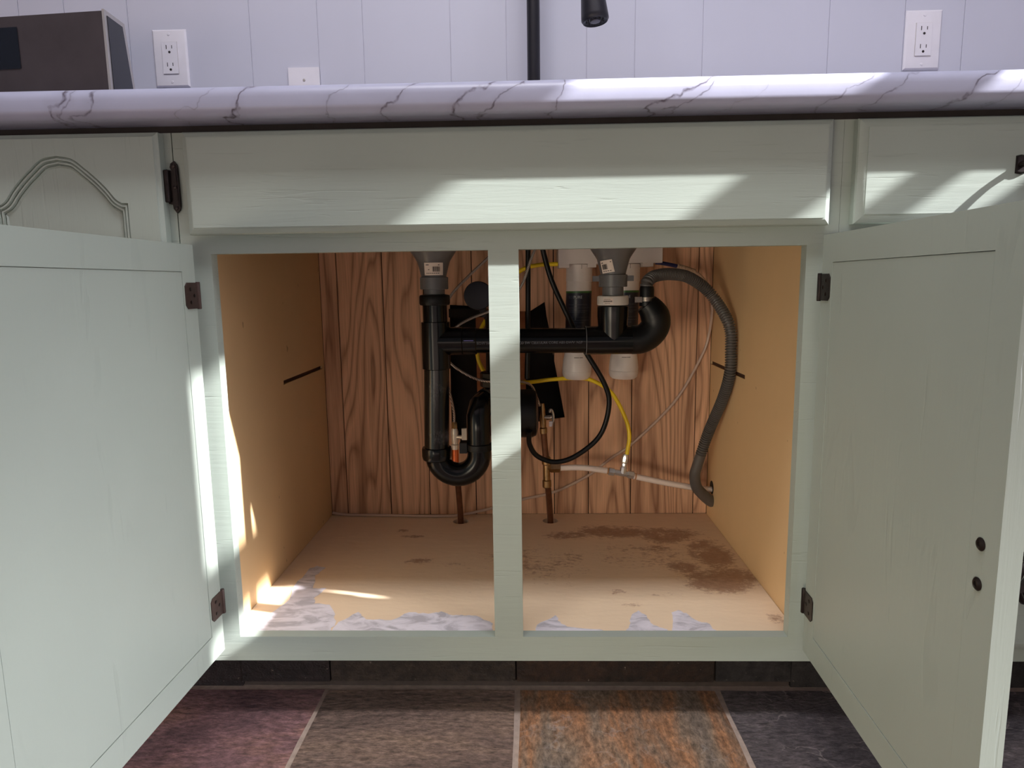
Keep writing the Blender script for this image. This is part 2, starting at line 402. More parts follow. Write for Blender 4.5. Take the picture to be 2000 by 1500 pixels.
# ------------------------------------------------------------ the setting
fl = finish('floor', box(NB(), -5, 5, -8, .75, -.05, -.003), M_grout, kind='structure')
xs = [-1.65, -1.31, -.983, -.650, -.317, .007, .340, .673, 1.0, 1.33, 1.6]
ys = [.088, -.245, -.578, -.911, -1.244, -1.577, -1.91, -2.243, -2.58]
row0 = [S_black, S_brown, S_purple, S_purple, S_brown, S_rust, S_black, S_black, S_brown, S_rust]
for j in range(len(ys)-1):
    for i in range(len(xs)-1):
        g = .0042; x0, x1, y0, y1 = xs[i]+g, xs[i+1]-g, ys[j+1]+g, ys[j]-g
        m = row0[i] if j == 0 else random.choice([S_purple, S_brown, S_rust, S_black, S_brown])
        bm = NB(); N = 5; top = {}
        for a in range(N+1):
            for b in range(N+1):
                ed = a in (0, N) or b in (0, N)
                jx = random.uniform(-.0012, .0012) if ed else 0
                top[a, b] = bm.verts.new((x0+(x1-x0)*a/N+(jx if a in (0, N) else 0), y0+(y1-y0)*b/N+(jx if b in (0, N) else 0), (-.0018 if ed else random.uniform(-.001, .0012))))
        for a in range(N):
            for b in range(N): bm.faces.new([top[a, b], top[a+1, b], top[a+1, b+1], top[a, b+1]])
        r = bmesh.ops.extrude_edge_only(bm, edges=[e for e in bm.edges if len(e.link_faces) == 1])
        bmesh.ops.translate(bm, verts=[v for v in r['geom'] if isinstance(v, bmesh.types.BMVert)], vec=(0, 0, -.006))
        finish('slate_tile', bm, m, fl, ang=50)

wb = finish('wall_back', box(NB(), -1.65, 1.6, .632, .70, 0, 2.45), plain('wall_groove', srgb(208, 208, 222), .7, var=.03), kind='structure')
gx = [-1.65, -1.47, -1.343, -1.105, -1.001, -.858, -.584, -.432, -.331, -.137, -.013, .164, .270, .418, .691, .853, .98, 1.17, 1.30, 1.45, 1.6]
for i in range(len(gx)-1):
    g = .0008
    bm = box(NB(), gx[i]+g, gx[i+1]-g, .630, .632, .939, 2.44)
    finish('wall_panel', bm, M_wall, wb, bevel=.0009)
# right-hand wall with the window the sun comes through (outside the picture)
wy0, wy1 = -.545, -.12; WX = 1.6
bm = NB()
plate(bm, rect(-3.4, .63, 0, 2.45), [rect(wy0, wy1, 1.455, 2.027)], WX, WX+.02, YZ)
finish('ceiling', box(NB(), -2.6, 1.62, -3.4, .70, 2.45, 2.50), M_wall, kind='structure', smooth=False)
bm = NB()
plate(bm, rect(-3.4, .63, 0, 2.45), [rect(wy0, wy1, 1.455, 2.027)], WX, WX+.02, YZ)
finish('wall_right', bm, M_wall, kind='structure', smooth=False)
bm = NB()
box(bm, WX, WX+.02, wy0, wy1, 1.636, 1.737); box(bm, WX, WX+.016, wy0, wy1, 1.532, 1.574)
wn = finish('window_1', bm, M_wall, smooth=False, kind='structure')

# ------------------------------------------------------------ sink cabinet
SC = empty('sink_cabinet', (0, .29, 0), label='sage green double-door sink cabinet standing open with bare pale interior', cat='cabinet')
OL, OR, Z0, Z1, ML, MR = -.419, .419, .140, .722, -.0245, .0185
bm = plate(NB(), rect(-.4615, .4615, .1006, .8880), [rect(OL, ML, Z0, Z1), rect(MR, OR, Z0, Z1)], .019, 0, XZ)
finish('face_frame', bm, M_green, SC, bevel=.0008)
# false drawer front: proud, eased edge
def front(name, x0, x1, z0, z1, parent, e=.009, mat=None, y=-.019, **k):
    bm = NB(); rings = []
    for dx, yy in ((0, -.0005), (0, y+.007), (.0015, y+.0045), (e-.002, y+.0015), (e, y+.0012), (e, y)):
        rings.append([bm.verts.new((x, yy, z)) for x, z in rect(x0+dx, x1-dx, z0+dx, z1-dx)])
    for a, b in zip(rings, rings[1:]):
        for i in range(4): bm.faces.new([a[i], a[(i+1) % 4], b[(i+1) % 4], b[i]])
    bm.faces.new(rings[-1]); bm.faces.new(rings[0][::-1])
    return finish(name, bm, mat or M_green, parent, ang=20, **k)
front('false_front', -.441, .442, .748, .886, SC)
W2 = .4443
for s in (-1, 1):
    y1s = .568 if s < 0 else .583
    y0s = .320 if s < 0 else .333
    bm = plate(NB(), rect(.019, .584, .10, .8968), [rect(y0s, y1s, .4865, .4945)], s*W2, s*(W2+.012), YZ)
    # bottom of the groove
    box(bm, s*(W2+.009) if s > 0 else s*(W2+.012), s*(W2+.012) if s > 0 else s*(W2+.009), y0s, y1s, .4865, .4945)
    sp = finish('side_panel', bm, M_board, SC, smooth=False)
    finish('shelf_groove', box(NB(), min(s*(W2+.004), s*(W2+.0089)), max(s*(W2+.004), s*(W2+.0089)), y0s, y1s, .4866, .4944), plain('groove_shade_wood', srgb(70, 42, 26), .8, var=.2), sp, smooth=False)
holes = [circ(-.131, .535, .0178), circ(.076, .536, .0178)]
bm = plate(NB(), rect(-W2+.0005, W2-.0005, .0195, .5835), holes, .118, .1325, XY)
finish('bottom_panel', bm, M_bottom, SC, smooth=False)
finish('hole_shade_sheet', plate(NB(), rect(-W2, W2, .03, .58), [circ(-.131, .535, .010), circ(.076, .536, .010)], .112, .1178, XY), M_hole, SC, smooth=False)  # dark sheet added to stand in for the shade inside the pipe holes
# torn left-overs of marbled shelf paper
scraps = [
 [(-.388, .285), (-.399, .270), (-.402, .194), (-.392, .140), (-.409, .085), (-.41, .035), (-.36, .026), (-.29, .026), (-.287, .055), (-.296, .086), (-.315, .120), (-.344, .125), (-.350, .15), (-.340, .185), (-.365, .185), (-.378, .24), (-.368, .275)],
 [(-.285, .026), (-.283, .060), (-.259, .094), (-.24, .069), (-.198, .066), (-.173, .093), (-.14, .088), (-.12, .096), (-.10, .083), (-.085, .084), (-.06, .081), (-.031, .055), (-.028, .026)],
 [(.037, .026), (.040, .05), (.071, .083), (.078, .06), (.088, .045), (.14, .036), (.15, .026)],
 [(.178, .026), (.186, .045), (.197, .086), (.209, .099), (.22, .082), (.226, .05), (.245, .036), (.25, .026)],
 [(.252, .026), (.256, .05), (.263, .093), (.275, .10), (.287, .09), (.300, .062), (.312, .058), (.320, .034), (.322, .026)]]
for s in scraps:
    # rough torn edge
    P = []
    for i, a in enumerate(s):
        b = s[(i+1) % len(s)]
        for k in range(4):
            t = k/4; j = 0 if k == 0 else .0022
            P.append((a[0]+(b[0]-a[0])*t+random.uniform(-j, j), max(.0225, a[1]+(b[1]-a[1])*t+random.uniform(-j, j))))
    finish('paper_scrap', plate(NB(), P, [], .1326, .1330, XY), M_paper, SC, smooth=False)
# grooved oak-print back, one board at a time, with the jagged cut-out for the waste pipe
seams = [-W2, -.405, -.301, -.208, -.098, .0, .087, .167, .266, .412, W2]
hu = [(-.152, .500), (-.149, .628), (-.10, .625), (-.06, .618), (-.0, .612), (.033, .611), (.067, .632), (.071, .60), (.0765, .573), (.087, .503), (.112, .365)]
hl = [(-.152, .330), (-.126, .306), (0.0, .335), (.055, .357), (.112, .365)]
def ev(P, x):
    if x <= P[0][0]: return P[0][1]
    for a, b in zip(P, P[1:]):
        if x <= b[0]: return a[1]+(b[1]-a[1])*(x-a[0])/(b[0]-a[0])
    return P[-1][1]
for i in range(len(seams)-1):
    g = .0011; a, b = seams[i]+g, seams[i+1]-g
    hx0, hx1 = max(a, -.152), min(b, .112)
    f = lambda u, v, t: (u, t, v)
    bm = NB(); zb, zt = .1330, .884
    if hx1 <= hx0: plate(bm, rect(a, b, zb, zt), [], .584, .590, XZ)
    else:
        br = sorted({round(x, 4) for x in [hx0, hx1]+[p[0] for p in hu+hl if hx0 < p[0] < hx1]})
        # saw-tooth irregularity of the cut
        low = [(x, ev(hl, x)) for x in br]; top = [(x, ev(hu, x)) for x in br]
        lo = [(a, zb), (b, zb)]+([(b, low[-1][1])] if hx1 < b else [])+[(x, z) for x, z in reversed(low)]+([(a, low[0][1])] if hx0 > a else [])
        up = [(a, zt), (b, zt)]+([(b, top[-1][1])] if hx1 < b else [])+[(x, z) for x, z in reversed(top)]+([(a, top[0][1])] if hx0 > a else [])
        def dd(P):
            o = []
            for p in P:
                if not o or (abs(p[0]-o[-1][0])+abs(p[1]-o[-1][1])) > 1e-5: o.append(p)
            return o
        plate(bm, dd(lo), [], .584, .590, XZ)
        if hx0 > a or hx1 < b: plate(bm, dd(up), [], .584, .590, XZ)
        else: finish('back_board', plate(NB(), dd(up), [], .584, .590, XZ), M_oak[i], SC, smooth=False)
        if hx0 > a: box(bm, a, hx0, .584, .590, low[0][1], top[0][1])
        if hx1 < b and top[-1][1]-low[-1][1] > 1e-4: box(bm, hx1, b, .584, .590, low[-1][1], top[-1][1])
    finish('back_board', bm, M_oak[i], SC, smooth=False)
# backing behind the boards, open to the wall cavity at the cut-out
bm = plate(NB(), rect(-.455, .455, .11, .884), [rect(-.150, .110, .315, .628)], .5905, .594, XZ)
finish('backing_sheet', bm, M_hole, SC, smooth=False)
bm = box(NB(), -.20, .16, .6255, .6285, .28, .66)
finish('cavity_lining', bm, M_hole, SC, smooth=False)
finish('wall_stud', box(NB(), -.092, .022, .603, .6245, .25, .67), M_stud, SC, smooth=False)
finish('notched_batten', box(NB(), -.150, -.066, .568, .5838, .600, .619), M_hole, SC, smooth=False)
# toe kick faced with slate pieces
tk = finish('toe_kick', box(NB(), -.4615, .4615, .095, .112, 0, .1003), M_groutsh, SC, smooth=False)
for a, b, m, zt in ((-.4615, -.312, S_shaded[0], .098), (-.309, .003, S_shaded[1], .098), (.006, .335, S_shaded[2], .098), (.338, .4615, S_shaded[3], .098)):
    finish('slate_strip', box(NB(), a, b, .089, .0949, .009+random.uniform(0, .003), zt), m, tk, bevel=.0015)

# doors: u = distance from the hinge edge, t = thickness from inner face, z
def make_door(s, xh, xe, L=.412):
    hinge = Vector((s*xh, -.019, 0)); e = Vector((s*xe, -.019-L, 0)); du = (e-hinge).normalized(); dn = Vector((s*abs(du.y), s*-du.x*-1*0, 0))
    dn = Vector((-du.y, du.x, 0)) if s > 0 else Vector((du.y, -du.x, 0))   # away from the opening
    F = lambda u, z, t: tuple(hinge+du*u+dn*t+Vector((0, 0, z)))
    zb, zt = .130, .734
    pu0, pu1, pz0, pz1 = .034, L-.040, .168, .697
    d = finish('door', plate(NB(), rect(0, L, zb, zt), [rect(pu0, pu1, pz0, pz1)], 0, .019, F), M_greeny, SC, bevel=.0028)
    r = .0007
    pn = finish('door_panel', plate(NB(), rect(pu0+r, pu1-r*1.6, pz0+r, pz1-r), [], .0006, .012, F), M_greenv, d, smooth=False)
    for zc in (.664, .206):
        bm = plate(NB(), [(-.004, zc-.018), (.026, zc-.018), (.031, zc-.013), (.031, zc+.013), (.026, zc+.018), (-.004, zc+.018)], [], -.0015, -.0001, F)
        lathe(bm, F(-.004, zc-.019, -.001), (0, 0, 1), [(.0028, 0), (.0032, .001), (.0032, .037), (.0028, .038)], 10)
        h = finish('hinge', bm, M_hingeb if s < 0 else M_bronze, d, smooth=True, ang=30)
        for u, z in ((.018, zc-.009), (.018, zc+.009), (.008, zc)):
            finish('hinge_screw', lathe(NB(), Vector(F(u, z, -.0015)), -dn, [(.0028, 0), (.0028, .0004), (.0015, .0009)], 10), M_bronze, d)
    for z in (.412, .448):
        bm = lathe(NB(), Vector(F(L-.024, z, 0)), -dn, [(.0058, -.0002), (.0060, .0008), (.0045, .0022), (.0022, .0026), (.0020, .0014)], 18)
        finish('pull_bolt', bm, M_bronze, d)
    bm = NB()
    P = [F(L-.024, .405, .019), F(L-.024, .407, .032), F(L-.024, .416, .042), F(L-.024, .430, .044), F(L-.024, .444, .042), F(L-.024, .453, .032), F(L-.024, .455, .019)]
    tube(bm, P, .004, 10, 5); finish('pull_handle', bm, M_bronze, d)
    return d
make_door(-1, .4355, .4430, .442)
make_door(1, .4340, .4190)

# ------------------------------------------------------------ neighbour cabinets
LC = empty('door_cabinet', (-.62, .29, 0), label='sage green wall-run cabinet with closed arched-panel door left of the sink cabinet', cat='cabinet')
bm = plate(NB(), rect(-1.20, -.4630, .1006, .8880), [], .019, 0, XZ)
finish('face_frame', bm, M_green, LC, bevel=.0008)
finish('carcass', box(NB(), -1.20, -.4630, .0195, .60, .1006, .8960), M_board, LC, smooth=False)
# door with cathedral arch
dx0, dx1, dz0, dz1 = -.752, -.4735, .130, .886; cxa = -.616
half0 = [(0, .857), (.022, .8525), (.040, .8385), (.055, .825), (.068, .811), (.078, .798), (.086, .7925), (.095, .7922)]
half = [(p.x, p.y) for p in spline([(u, z, 0) for u, z in half0[:-1]], 4)]+[half0[-1]]
def arch(off):
    pts = []
    hh = []
    for i, (u, z) in enumerate(half):
        a = half[max(i-1, 0)]; b = half[min(i+1, len(half)-1)]; tx, tz = b[0]-a[0], b[1]-a[1]; l = math.hypot(tx, tz)
        nx, nz = tz/l, -tx/l   # inward/down normal
        hh.append((u+nx*off if i else 0, z+nz*off if i < len(half)-1 else z-off))
    hh[-1] = (.095-off, half[-1][1]-off)
    hh = [h for h in hh[:-1] if h[0] < .095-off-.0008]+[hh[-1]]
    R = [(cxa+u, z) for u, z in hh]; Lf = [(cxa-u, z) for u, z in hh[1:]]
    zb = .18+off
    return R+[(cxa+.095-off, zb), (cxa-.095+off, zb)]+Lf[::-1]
o0 = arch(0)
bm = plate(NB(), rect(dx0+.006, dx1-.006, dz0+.006, dz1-.006), [o0], -.019, -.001, XZ)
# eased outer edge
rings = []
for dxx, yy in ((.006, -.019), (.005, -.0175), (.0, -.0145), (.0, -.0005)):
    rings.append([bm.verts.new((x, yy, z)) for x, z in rect(dx0+dxx, dx1-dxx, dz0+dxx, dz1-dxx)])
for a, b in zip(rings, rings[1:]):
    for i in range(4): bm.faces.new([a[i], a[(i+1) % 4], b[(i+1) % 4], b[i]])
ld = finish('door', bm, M_greenv, LC, ang=20)
bm = NB(); prev = None
for off, yy in ((0, -.019), (.0008, -.0148), (.0030, -.0176), (.0050, -.0176), (.0057, -.0132), (.0080, -.0160), (.0098, -.0158), (.0105, -.0115), (.0125, -.0138), (.0145, -.0115)):
    ring = [bm.verts.new((x, yy, z)) for x, z in arch(off)]
    if prev:
        n = len(ring)
        for i in range(n): bm.faces.new([prev[i], prev[(i+1) % n], ring[(i+1) % n], ring[i]])
    prev = ring
finish('panel_molding', bm, M_greenv, ld, ang=25)
finish('door_panel', plate(NB(), arch(.0144), [], -.0115, -.006, XZ), M_greenv, ld, smooth=False)
# ornate surface hinge
bm = plate(NB(), [(-.4715, .792), (-.466, .7905), (-.4655, .785), (-.461, .779), (-.4565, .783), (-.4548, .790), (-.4552, .84), (-.4565, .8455), (-.460, .850), (-.465, .8465), (-.4665, .8415), (-.4645, .837), (-.4715, .839)], [], -.0035, -.0003, XZ)
lathe(bm, (-.4708, -.006, .7935), (0, 0, 1), [(.003, 0), (.0042, .001), (.0042, .043), (.003, .044)], 12)
for z in (.8435, .8145, .786): lathe(bm, (-.4610, -.0034, z), (0, -1, 0), [(.0030, 0), (.0028, .0012), (.0012, .0018)], 10)
tube(bm, [(-.4565, -.0038, .788), (-.4562, -.0042, .815), (-.4572, -.0038, .842)], .0014, 6, 4)
finish('hinge', bm, M_bronze, LC)

RC = empty('drawer_cabinet', (.74, .29, 0), label='sage green cabinet with one drawer over a closed door right of the sink cabinet', cat='cabinet')
finish('face_frame', plate(NB(), rect(.4619, 1.02, .1006, .8880), [], .019, 0, XZ), M_green, RC, bevel=.0008)
finish('carcass', box(NB(), .4630, 1.02, .0195, .60, .1006, .8960), M_board, RC, smooth=False)
dr = front('drawer', .4745, .965, .7485, .886, RC, e=.012)
rd = front('door', .4745, .965, .128, .7345, RC, e=.012)
# twisted bail pulls
def bail(parent, cx, cz, y, half, vert=False):
    bm = NB()
    T = (lambda a, b, c: (cx+a, y+b, cz+c)) if not vert else (lambda a, b, c: (cx+c, y+b, cz+a))
    for s in (-1, 1):
        pts = [(s*half+.010*math.cos(k*PI/4)*(1 if k % 2 else .7), .016*math.sin(k*PI/4)*(1 if k % 2 else .8)) for k in range(8)]
        v0 = [bm.verts.new(T(a, 0, c)) for a, c in pts]; v1 = [bm.verts.new(T(s*half+(a-s*half)*.8, -.003, c*.8)) for a, c in pts]
        for i in range(8): bm.faces.new([v0[i], v0[(i+1) % 8], v1[(i+1) % 8], v1[i]])
        bm.faces.new(v1)
    tube(bm, [T(-half, -.002, 0), T(-half, -.012, 0), T(-half*.9, -.022, -.012), T(0, -.026, -.024), T(half*.9, -.022, -.012), T(half, -.012, 0), T(half, -.002, 0)], .0042, 10, 6)
    return finish('drawer_pull' if not vert else 'door_pull', bm, M_bronze, parent)
bail(dr, .7215, .822, -.0192, .034)
bail(rd, .742, .245, -.0192, .03, True)
finish('toe_kick', box(NB(), .4630, 1.02, .092, .112, 0, .1003), S_shaded[3], RC, smooth=False)
finish('toe_kick', box(NB(), -1.20, -.4630, .092, .112, 0, .1003), S_shaded[0], LC, smooth=False)

# ------------------------------------------------------------ worktop, sink, faucet
bm = NB(); xa, xb = -1.3, 1.25
prof = [(.06, .8972), (-.026, .8972)]+[(-.037+.013*math.cos(a), .9095+.0125*math.sin(a)) for a in [PI*1.5-PI/2*k/5 for k in range(1, 6)]]+[(-.034+.016*math.cos(a), .921+.016*math.sin(a)) for a in [PI-PI/2*k/6 for k in range(0, 7)]]+[(.06, .937)]
A = [bm.verts.new((xa, y, z)) for y, z in prof]; B = [bm.verts.new((xb, y, z)) for y, z in prof]
n = len(prof)
for i in range(n): bm.faces.new([A[i], A[(i+1) % n], B[(i+1) % n], B[i]])
bm.faces.new(A); bm.faces.new(B[::-1])
plate(bm, rect(xa, xb, .06, .6290), [rect(-.345, .375, .09, .47)], .8972, .937, XY)
finish('countertop', bm, M_marble, ang=30, loc=(0, .29, .897), label='white marble-patterned laminate countertop running across the green cabinets', cat='countertop')
ctop = bpy.data.objects['countertop']
finish('underlay_board', box(NB(), -1.20, 1.02, .0015, .0185, .8882, .8970), plain('shaded_underlay', srgb(46, 40, 38), .9, var=.2), ctop, smooth=False)  # shade under the worktop overhang put into this board's dark colour
SK = empty('sink', (.015, .3, .75), label='steel double-bowl sink set into the marble countertop, seen only by its drains', cat='sink')
bm = NB()
for a, b in ((-.335, .008), (.032, .365)):
    box(bm, a, a+.002, .10, .46, .7515, .938); box(bm, b-.002, b, .10, .46, .7515, .938); box(bm, a, b, .10, .102, .7515, .938); box(bm, a, b, .458, .46, .7515, .938)
    box(bm, a, b, .10, .46, .7500, .7515)
finish('bowl', bm, M_steelb, SK, smooth=False)
bm = plate(NB(), rect(-.36, .39, .075, .49), [rect(-.333, .006, .102, .458), rect(.034, .363, .102, .458)], .9372, .9392, XY)
finish('sink_rim', bm, M_steelb, SK, smooth=False)

FA = empty('faucet', (.045, .56, .937), label='matte black tall faucet with pull-down spray head above the countertop', cat='faucet')
bm = NB(); lathe(bm, (.0465, .56, .9372), (0, 0, 1), [(.03, 0), (.03, .006), (.022, .014), (.0155, .03)], 24)
finish('base', bm, M_matte, FA)
bm = NB(); P = [(.0465, .56, .96), (.0465, .56, 1.2), (.0465, .56, 1.40)]+[Vector((.0465, .56, 1.40)).lerp(Vector((.1415, .3035, 1.40)), (1-math.cos(a))/2)+Vector((0, 0, .13*math.sin(a))) for a in [PI*k/10 for k in range(1, 11)]]+[(.1415, .3035, 1.232)]
tube(bm, P, .0138, 18, 5); finish('neck', bm, M_matte, FA)
bm = NB(); ax = Vector((.10, -.05, -1)).normalized(); hb = Vector((.1525, .298, 1.1235))-ax*.11
lathe(bm, hb, ax, [(.016, 0), (.018, .01), (.019, .04), (.021, .07), (.0238, .10), (.0240, .106), (.0215, .110), (.019, .1085)], 30)
hd = finish('spray_head', bm, M_matte, FA)
tip = hb+ax*.1087; d_, a_, b_ = frame_of(ax)
bm = NB()
for k in range(18):
    c = tip+(a_*math.cos(2*PI*k/18)+b_*math.sin(2*PI*k/18))*(.0148 if k % 2 else .0118); lathe(bm, c, ax, [(.0016, 0), (.0013, .0012)], 6)
finish('spray_nozzles', bm, M_slit, hd, kind='stuff')
finish('aerator', lathe(NB(), tip, ax, [(.0085, 0), (.0085, .0012), (.006, .0018)], 18), plain('aerator_gray', srgb(120, 118, 128), .4, var=.1), hd)
finish('button_plate', patch(NB(), -.45, .45, 0, .03, lambda u, v: tuple(hb+ax*(.055-v)+(Vector((0, -1, 0))*math.cos(u)+Vector((1, 0, 0))*math.sin(u))*(.0212-v*.045)), 6, 1), M_rim, hd)

# ------------------------------------------------------------ things on the wall and the worktop
def outlet(cx, cz, label, group=None):
    T = empty('wall_outlet', (cx, .63, cz), label=label, cat='outlet')
    y = .6298
    bm = NB(); rr = []
    for d, yy in ((0, y), (0, y-.002), (.003, y-.0052), (.0045, y-.0056)):
        rr.append([bm.verts.new((x, yy, z)) for x, z in rect(cx-.0385+d, cx+.0385-d, cz-.061+d, cz+.061-d)])
    for a, b in zip(rr, rr[1:]):
        for i in range(4): bm.faces.new([a[i], a[(i+1) % 4], b[(i+1) % 4], b[i]])
    bm.faces.new(rr[-1]); finish('cover_plate', bm, M_plastic, T, ang=20)
    ins = finish('socket_insert', box(NB(), cx-.0168, cx+.0168, y-.0080, y-.0056, cz-.0335, cz+.0335), M_plastic, T, bevel=.001)
    bm = NB()
    box(bm, cx-.0176, cx+.0176, y-.0061, y-.0057, cz-.0343, cz+.0343)
    finish('insert_shadow_gap', bm, M_rim, T, smooth=False)
    for zc in (cz+.0185, cz-.0185):
        bm = NB(); box(bm, cx-.0072, cx-.0058, y-.0084, y-.0079, zc, zc+.0085); box(bm, cx+.0052, cx+.0066, y-.0084, y-.0079, zc+.001, zc+.0078)
        lathe(bm, (cx, y-.0079, zc-.0065), (0, -1, 0), [(.0027, 0), (.0027, .0005)], 12)
        finish('socket_slots', bm, M_slit, ins, smooth=False)
    for zc in (cz+.0505, cz-.0505):
        finish('screw', lathe(NB(), (cx, y-.0055, zc), (0, -1, 0), [(.0032, 0), (.0030, .0010), (.0012, .0013)], 12), M_plastic, T)
outlet(-.766, 1.184, 'white double wall outlet beside the dark steel toaster on the left')
outlet(.893, 1.186, 'white double wall outlet at the far right above the sunlit countertop')
T = empty('blank_plate', (-.467, .63, 1.10), label='small white blank wall plate with one screw low above the countertop', cat='wall plate')
finish('cover_plate', box(NB(), -.502, -.432, .6240, .6298, 1.045, 1.158), M_plastic, T, bevel=.002)
finish('screw', lathe(NB(), (-.467, .6240, 1.131), (0, -1, 0), [(.003, 0), (.0028, .001), (.0012, .0013)], 12), M_rim, T)

TO = empty('toaster', (-.92, .34, .937), label='dark steel long-bodied toaster with pale rimmed glossy end on the countertop', cat='toaster')
ct = math.cos(math.radians(5)); st = math.sin(math.radians(5))
def TF(u, v, z):  # u leftwards along the front from its right corner, v backwards
    return (-.704-u*ct-v*st, .28+v*ct+u*st, .9375+z)
def trap(bm, u0, u1, v0b, v0t, v1b, v1t, z0, z1):
    vs = [TF(u, v, z) for u in (u0, u1) for v, z in ((v0b, z0), (v1b, z0), (v1t, z1), (v0t, z1))]
    v = [bm.verts.new(p) for p in vs]
    for q in ((0, 1, 2, 3), (7, 6, 5, 4), (0, 4, 5, 1), (1, 5, 6, 2), (2, 6, 7, 3), (3, 7, 4, 0)): bm.faces.new([v[i] for i in q])
    return bm
finish('body', trap(NB(), .004, .42, .0, .0, .105, .065, .008, .2185), M_steel, TO, bevel=.004)
bm = trap(NB(), -.0, .0045, -.002, -.002, .112, .070, .006, .2205); finish('end_rim', bm, M_rim, TO, bevel=.0015)
bm = trap(NB(), -.0012, .0008, .008, .006, .100, .060, .012, .212); finish('end_panel', bm, M_gloss, TO, bevel=.0005)
finish('display', box(NB(), 0, 1, 0, 1, 0, 1, lambda a, b, c: TF(.170+a*.12, -.0015+b*.001, .130+c*.070)), M_gloss, TO, smooth=False)
for u in (.03, .37):
    for v in (.02, .08): finish('foot', lathe(NB(), TF(u, v, 0), (0, 0, 1), [(.01, 0), (.01, .009)], 12), M_absdull, TO)
bm = NB(); box(bm, 0, 1, 0, 1, 0, 1, lambda a, b, c: TF(.05+a*.32, .022+b*.022, .2180+c*.0012)); finish('bread_slot', bm, M_slit, TO, smooth=False)

# ------------------------------------------------------------ drain plumbing
DP = empty('drain_pipes', (0, .3, .30), label='black plastic sink drain with gray tailpieces, U-shaped trap and cross pipe', cat='plumbing')
XL, XR, YD = -.1435, .187, .30
def vl(x, prof, name, mat, n=32, x2=None, parent=DP, **k):
    z0 = prof[0][1]; ax = Vector(((x2 if x2 is not None else x)-x, 0, prof[-1][1]-z0)); L = abs(prof[-1][1]-z0)
    return finish(name, lathe(NB(), (x, YD, z0), ax, [(r, abs(z-z0)*ax.length/L) for r, z in prof], n), mat, parent, **k)
for x in (XL, XR):
    vl(x, [(.052, .7498), (.046, .742), (.041, .733), (.0335, .722), (.0300, .716), (.0262, .702), (.0232, .690), (.0230, .682)], 'strainer_funnel', M_grayp)
    vl(x, [(.0232, .6885), (.0262, .6875), (.0262, .6665), (.0245, .6655)], 'gray_nut', M_grayp)
    vl(x, [(.0195, .6665), (.0195, .640)], 'tailpiece', M_grayp)
for s in (-1, 1): finish('nut_wing', box(NB(), XR+s*.024 if s > 0 else XR-.0375, XR+.0375 if s > 0 else XR-.024, YD-.004, YD+.004, .676, .686), M_grayp, DP, bevel=.001)
finish('nut_rib', box(NB(), XR-.001, XR+.001, YD-.0272, YD-.025, .667, .687), M_grayp, DP)
# barcoded stickers
def wrap(x, z, yaw, r, tilt=0):
    def f(u, v):
        c, s = math.cos(tilt), math.sin(tilt); u, v = u*c-v*s, u*s+v*c
        rr = r(z+v); a = yaw+u/rr
        return (x+rr*math.sin(a), YD-rr*math.cos(a), z+v)
    return f
rf = lambda z: .0236+max(0, z-.690)*.27+.0006
for x, z, yaw, tilt in ((XL, .7025, .14, 0.0), (XR, .7025, -.55, .13)):
    f = wrap(x, z, yaw, rf, tilt)
    wlab = .036 if x < 0 else .025
    lb = finish('sticker', patch(NB(), -wlab/2, wlab/2, -.0112, .0112, f, 12, 3), M_label, DP)
    f2 = wrap(x, z, yaw, lambda q: rf(q)+.0004, tilt)
    bm = NB(); u = -.002 if x < 0 else -.009; uend = u+.0135 if x < 0 else u+.010
    while u < uend:
        wdt = random.choice([.0005, .0008, .0013]); patch(bm, u, u+wdt, -.0048, .0042, f2, 1, 1); u += wdt+random.choice([.0004, .0007])
    patch(bm, -.015 if x < 0 else -.010, -.009 if x < 0 else -.006, .0065, .0078, f2, 3, 1); patch(bm, .008, .0105, .0065, .0078, f2, 2, 1)
    if x < 0:
        patch(bm, -.0105, -.008, -.0018, -.0006, f2, 2, 1)
        for k in range(7): patch(bm, -.014+k*.0036, -.0115+k*.0036, -.0082, -.0070, f2, 1, 1)
    else:
        for k in range(4): patch(bm, -.009+k*.0045, -.006+k*.0045, -.0085, -.0074, f2, 1, 1)
    finish('barcode', bm, M_ink, lb, smooth=False)
# left stack
vl(XL, [(.0215, .6565), (.0272, .655), (.0285, .652), (.0285, .640), (.0272, .6370), (.0245, .6365)], 'slip_nut', M_absdull)
vl(XL, [(.0228, .6365), (.0228, .606)], 'riser', M_abs)
bm = lathe(NB(), (XL, YD, .606), (0, 0, -1), [(.0236, 0), (.0266, .001), (.0266, .088), (.0245, .0895)], 32)
cyl(bm, (XL+.005, YD, .569), (-.092, YD, .569), .0262, 28)
finish('tee', bm, M_abs, DP)
bm = NB(); cyl(bm, (-.093, YD, .569), (-.0665, YD, .569), .0255, 28); finish('tee_collar', bm, M_abs, DP)
bm = lathe(NB(), (XL, YD, .517), (-.0045, 0, -.165), [(.0238, 0), (.0238, .1655)], 32); finish('drop_pipe', bm, M_scuff, DP)
TX, TXR, TZ, TR = -.148, -.0665, .352, .0408
bm = lathe(NB(), (TX, YD, .3665), (0, 0, -1), [(.0245, 0), (.0275, .001), (.0285, .004), (.0285, .018), (.0268, .024), (.0240, .026)], 32); finish('trap_nut', bm, M_abs, DP)
P = [Vector((TX, YD, .362))]+arc(((TX+TXR)/2, YD, TZ), (TXR-TX)/2, PI, 2*PI, n=18)+[Vector((TXR, YD, .40)), Vector((TXR, YD, .425))]
P += [Vector((TXR+.004, YD+.012, .444)), Vector((TXR+.014, YD+.035, .452)), Vector((TXR+.030, YD+.065, .446))]
bm = tube(NB(), P, .0228, 28, smooth=False); finish('trap_bend', bm, M_abs, DP)
